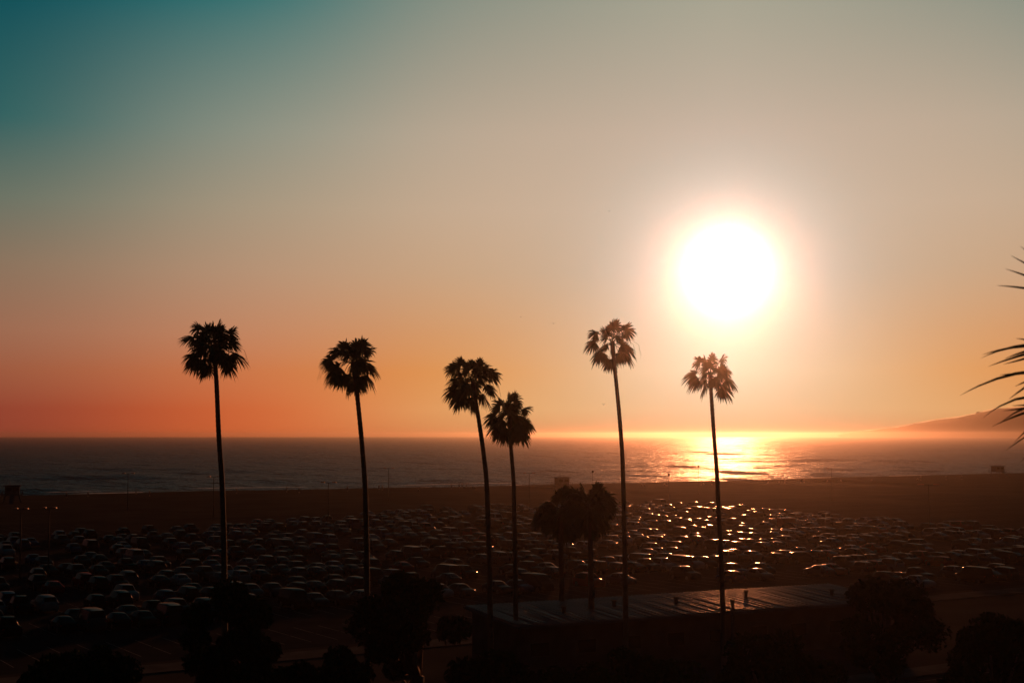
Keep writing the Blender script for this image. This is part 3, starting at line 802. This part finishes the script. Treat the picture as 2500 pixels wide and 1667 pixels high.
G2 = 'twin-headed lamp posts on the beach'
for px, pt in ((522, 1163), (802, 1177), (313, 1155), (949, 1142), (1292, 1154)):
    lamp_post(px, pt, 9.3, 3.2, 'slim twin-headed lamp post standing on the beach against the sea', G2)
for px, pt in ((52, 1241), (121, 1239)):
    lamp_post(px, pt, 9.3, 1.9, 'twin-headed lamp post among the car park rows, below the shoreline', 'lamp posts in the car park')
lamp_post(2267, 1182, 9.3, 4.2, 'wide twin-headed lamp post on the sand below the far lifeguard tower', 'lamp posts on the sand')
lamp_post(2030, 1143, 9.3, 3.4, 'single-arm lamp post standing at the water edge beyond the sun glitter', 'single lamp', heads=1)
def pole(px, top, Y, label):
    p = at(px, top, Y); gz = zs(sv(p.x, p.y)); root = empty('signpost', (p.x, p.y, gz)); tag(root, label, 'pole', 'thin poles on the beach')
    mb = MB(); mb.tube([(0, 0, -.1), (0, 0, p.z - gz)], [.07, .045], 6); mb.build('pole', MT['metal'], root, True)
    mb = MB(); mb.box((0, 0, p.z - gz - .35), (.5, .05, .6)); mb.build('sign_plate', MT['metal'], root)
pole(1447, 1148, 400, 'thin pole with a small plate behind the low spiky palm')
pole(1633, 1156, 420, 'thin pole with a small plate on the sand left of the sun glitter')
pole(1705, 1136, 450, 'taller thin pole with a small plate within the bright sun glitter')

# ------------------------------------------------------------------ lifeguard towers
def lifeguard(px, Y, wid, label):
    g = at(px, 1200, Y); gz = zs(sv(g.x, Y)); top = 6.6
    root = empty('lifeguard_tower', (g.x, Y, gz), .3); tag(root, label, 'lifeguard tower', 'lifeguard towers')
    w = wid / 2
    for sx in (-1, 1):
        for sy in (-1, 1):
            mb = MB(); mb.tube([(sx * w * 1.1, sy * w * .9, -.3), (sx * w * .8, sy * w * .7, 2.2)], [.12, .12], 6); mb.build('leg', MT['wood'], root)
    mb = MB(); mb.box((0, 0, 2.3), (wid * 1.25, wid * 1.2, .16)); mb.build('deck', MT['wood'], root)
    mb = MB(); mb.box((0, 0, 3.55), (wid * .86, wid * .8, 2.3)); cab = mb.build('cabin', MT['wood'], root)
    for sx in (-1, 1):
        mb = MB(); mb.box((sx * wid * .2, -wid * .4 - .02, 3.9), (wid * .3, .05, .9)); mb.build('window', MT['glass'], cab)
    mb = MB(); mb.box((0, 0, 4.85), (wid * 1.12, wid * 1.05, .28), taper=.8); mb.build('roof', MT['wood'], root)
    mb = MB()
    for sx in (-1, 1):
        for k in range(4): mb.tube([(sx * wid * .6, -wid * .55 + k * wid * .36, 2.36), (sx * wid * .6, -wid * .55 + k * wid * .36, 3.3)], [.035, .035], 5)
        mb.tube([(sx * wid * .6, -wid * .57, 3.3), (sx * wid * .6, wid * .57, 3.3)], [.045, .045], 5)
    mb.build('railing', MT['wood'], root)
    mb = MB(); mb.add([(-.6, -wid * .6, 2.2), (.6, -wid * .6, 2.2), (.6, -wid * .6 - 5, .05), (-.6, -wid * .6 - 5, .05), (-.6, -wid * .6, 2.34), (.6, -wid * .6, 2.34), (.6, -wid * .6 - 5, .19), (-.6, -wid * .6 - 5, .19)],
                      [(0, 1, 2, 3), (7, 6, 5, 4), (0, 4, 5, 1), (1, 5, 6, 2), (2, 6, 7, 3), (3, 7, 4, 0)]); mb.build('ramp', MT['wood'], root)
    mb = MB(); mb.tube([(-w * .3, 0, 4.9), (-w * .3, 0, 6.4)], [.05, .03], 5); mb.build('flagpole', MT['metal'], root)
lifeguard(1372, 470, 4.6, 'dark lifeguard tower on stilts rising above the low palms')
lifeguard(2437, 640, 4.8, 'dark lifeguard tower on stilts near the leaf tips at the far beach')
lifeguard(30, 395, 4.4, 'dark lifeguard tower on stilts at the end of the beach past the lone tall palm')

# ------------------------------------------------------------------ people on the beach
def person_mesh(pose):
    J = {'pelvis': (0, 0, .95), 'chest': (0, 0, 1.32), 'neck': (0, 0, 1.50), 'head': (0, .01, 1.64), 'crown': (0, 0, 1.75)}
    if pose == 'stand':
        legs = [(-.10, 0, .92), (-.11, .02, .5), (-.12, 0, .08), (-.12, .12, .03)], [(.10, 0, .92), (.12, .01, .5), (.14, 0, .08), (.15, .12, .03)]
        arms = [(-.2, 0, 1.42), (-.25, 0, 1.15), (-.24, .08, .90)], [(.2, 0, 1.42), (.25, 0, 1.15), (.24, .08, .90)]
    elif pose == 'walk':
        legs = [(-.10, 0, .92), (-.11, .18, .52), (-.11, .30, .08), (-.11, .42, .05)], [(.10, 0, .92), (.10, -.05, .5), (.10, -.35, .14), (.10, -.26, .04)]
        arms = [(-.2, 0, 1.42), (-.26, -.12, 1.16), (-.25, -.05, .94)], [(.2, 0, 1.42), (.26, .14, 1.17), (.24, .30, 1.0)]
    else:
        for k, v in {'pelvis': (0, 0, .14), 'chest': (0, -.10, .50), 'neck': (0, -.06, .68), 'head': (0, -.03, .82), 'crown': (0, -.03, .93)}.items(): J[k] = v
        legs = [(-.10, .05, .14), (-.14, .40, .44), (-.14, .62, .08), (-.14, .74, .04)], [(.10, .05, .14), (.14, .42, .42), (.15, .66, .08), (.15, .78, .04)]
        arms = [(-.2, -.08, .60), (-.27, .08, .40), (-.2, .34, .42)], [(.2, -.08, .60), (.27, .08, .40), (.2, .34, .42)]
    V = [J['pelvis'], J['chest'], J['neck'], J['head'], J['crown']]; R = [.15, .17, .06, .105, .07]; E = [(0, 1), (1, 2), (2, 3), (3, 4)]
    for lg in legs:
        p = 0
        for q, rr in zip(lg, (.10, .07, .045, .04)): V.append(q); R.append(rr); E.append((p, len(V) - 1)); p = len(V) - 1
    for am in arms:
        p = 1
        for q, rr in zip(am, (.06, .045, .035)): V.append(q); R.append(rr); E.append((p, len(V) - 1)); p = len(V) - 1
    me = bpy.data.meshes.new('person_' + pose); me.from_pydata(V, E, [])
    ob = bpy.data.objects.new('tmp', me); COL.objects.link(ob)
    ob.modifiers.new('s', 'SKIN'); 
    for i, sv_ in enumerate(me.skin_vertices[0].data): sv_.radius = (R[i], R[i] * (.72 if i < 2 else 1)); sv_.use_root = (i == 0)
    ss = ob.modifiers.new('d', 'SUBSURF'); ss.levels = 1
    dg = bpy.context.evaluated_depsgraph_get(); out_ = bpy.data.meshes.new_from_object(ob.evaluated_get(dg))
    bpy.data.objects.remove(ob)
    for m in ('cloth_a', 'cloth_b', 'skin'): out_.materials.append(MT[m])
    sit = pose == 'sit'
    for pl in out_.polygons:
        z = pl.center.z; pl.use_smooth = True
        pl.material_index = (2 if z > (.66 if sit else 1.48) or z < (.1 if sit else .35) else (1 if z > (.3 if sit else .98) else 0))
    return out_
PM = {k: person_mesh(k) for k in ('stand', 'walk', 'sit')}
pr = random.Random(12)
spots = [(162, 1215, 'stand'), (215, 1212, 'stand'), (332, 1206, 'stand'), (365, 1211, 'walk'), (577, 1205, 'stand'), (700, 1201, 'walk'), (730, 1203, 'stand'), (848, 1199, 'stand'),
 (925, 1196, 'stand'), (933, 1197, 'stand'), (1102, 1193, 'walk'), (1121, 1191, 'stand'), (1128, 1191, 'stand'), (1138, 1190, 'stand'), (1150, 1192, 'sit'), (1160, 1193, 'sit'), (1022, 1199, 'sit'),
 (1567, 1187, 'sit'), (1573, 1187, 'sit'), (1622, 1186, 'sit'), (1628, 1186, 'stand'), (1712, 1184, 'stand'), (1718, 1184, 'sit'), (1738, 1183, 'stand'), (1875, 1181, 'sit'), (1902, 1180, 'sit'), (1916, 1179, 'stand'),
 (1955, 1178, 'stand'), (1963, 1178, 'stand'), (2020, 1177, 'sit'), (2053, 1176, 'sit'), (2128, 1175, 'sit'), (2248, 1172, 'stand'), (2240, 1173, 'sit'), (2348, 1170, 'stand'), (2310, 1171, 'stand')]
PLAB = {'stand': 'person in dark clothes standing on the sand at the water edge', 'walk': 'person in dark clothes walking along the sand at the water edge', 'sit': 'person sitting on the sand with knees up, facing the water'}
for px, py, pose in spots:
    z = -.2
    for _ in range(6):
        p = on_ground(px, py, z); z = zs(sv(p.x, p.y) - (6 * math.sin((p.x * KU.x + p.y * KU.y) * .013) + 2.5 * math.sin((p.x * KU.x + p.y * KU.y) * .041)))
        z = max(z, -2.3)
    o = mesh_ob('person', PM[pose]); o.location = (p.x, p.y, z); o.rotation_euler = (0, 0, pr.uniform(-.8, .8)); k = pr.uniform(.92, 1.08); o.scale = (k, k, k)
    tag(o, PLAB[pose], 'person', {'stand': 'people standing by the water', 'walk': 'people walking by the water', 'sit': 'people sitting on the sand'}[pose])

# ------------------------------------------------------------------ gulls
def gull(px, py, Y, rot, dih, label, sc=1.0):
    p = at(px, py, Y); root = empty('gull', p, rot); tag(root, label, 'bird', 'gulls in the evening sky')
    mb = MB(); mb.tube([(0, -.28, 0), (0, -.12, .01), (0, .08, 0), (0, .2, .03), (0, .3, .02)], [.02, .07, .085, .05, .012], 8); mb.build('body', MT['feather'], root, True)
    for sx in (-1, 1):
        pts = [(0, 0, 0), (.32, .06, dih * .32), (.66, -.06, dih * .42)]; wd = [.12, .11, .02]; V = []; F = []
        for (a, b, c), w in zip(pts, wd):
            V += [(sx * a, b + w, c), (sx * a, b - w, c), (sx * a, b, c + .018)]
        for i in range(2):
            a = 3 * i; F += [(a, a + 3, a + 5, a + 2), (a + 2, a + 5, a + 4, a + 1), (a + 1, a + 4, a + 3, a)]
        mesh_ob('wing', pyd('wing', V, F, MT['feather']), None, root)
    root.scale = (sc, sc, sc)
gull(1352, 790, 420, .5, .5, 'small gull gliding between two palms below the sun level')
gull(1488, 516, 480, 1.1, .2, 'tiny gull gliding high beside the sun')
gull(1474, 988, 380, .3, 1.1, 'gull with raised wings beside the hazy brown palm trunk')
gull(1272, 774, 560, .9, .3, 'tiny distant gull above the paired palms')

# ------------------------------------------------------------------ evening haze: one closed hull round the whole place
def build_haze():
    # a low even layer; raised along sight lines, shaped to veil the headland inside
    prof = HILL_PROF
    def hh(px):
        if px <= prof[0][0] or px >= prof[-1][0]: return 0.0
        for (a, ha), (b, hb) in zip(prof, prof[1:]):
            if px <= b: return ha + (hb - ha) * (px - a) / (b - a)
        return 0.0
    ys = [-450, 4500, 7900, 8000, 11800, 11900, 12500]
    cols = [None] + list(range(2020, 4000, 40)) + [None]
    def top(px, y):
        if px is None or y < 7950 or y > 11850: return 29.0
        h = hh(px)
        return 29.0 if h <= 0 else max(29.0, EYE + (h - 1.3) / FPX * y)
    grid = []
    for y in ys:
        rowx = [-14500 if i == 0 else (14500 if i == len(cols) - 1 else (c - 1250) / FPX * max(y, 4500)) for i, c in enumerate(cols)]
        grid.append([(x, y, top(c, y)) for x, c in zip(rowx, cols)])
    xs = cols
    nx, ny = len(xs), len(ys); V = []; F = []
    for g in grid: V += g
    for g in grid: V += [(x, y, -10.5) for x, y, _ in g]
    b = nx * ny
    for j in range(ny - 1):
        for i in range(nx - 1):
            a = j * nx + i; F.append((a, a + 1, a + nx + 1, a + nx)); F.append((b + a, b + a + nx, b + a + nx + 1, b + a + 1))
    for i in range(nx - 1):
        F.append((i, b + i, b + i + 1, i + 1)); a = (ny - 1) * nx + i; F.append((a, a + 1, b + a + 1, b + a))
    for j in range(ny - 1):
        a = j * nx; F.append((a, a + nx, b + a + nx, b + a)); a = j * nx + nx - 1; F.append((a, b + a, b + a + nx, a + nx))
    m = bpy.data.materials.new('evening_haze'); m.use_nodes = True; t = m.node_tree
    for n in list(t.nodes):
        if n.type != 'OUTPUT_MATERIAL': t.nodes.remove(n)
    o = [n for n in t.nodes][0]
    v = t.nodes.new('ShaderNodeVolumePrincipled'); v.inputs['Color'].default_value = (.95, .90, .85, 1)
    v.inputs['Density'].default_value = HAZE_DENSITY; v.inputs['Anisotropy'].default_value = HAZE_G
    t.links.new(v.outputs[0], o.inputs['Volume'])
    me = pyd('haze', V, F, m)
    tag(mesh_ob('haze', me), 'thin warm evening haze over beach and sea', 'haze', kind='stuff')
build_haze()
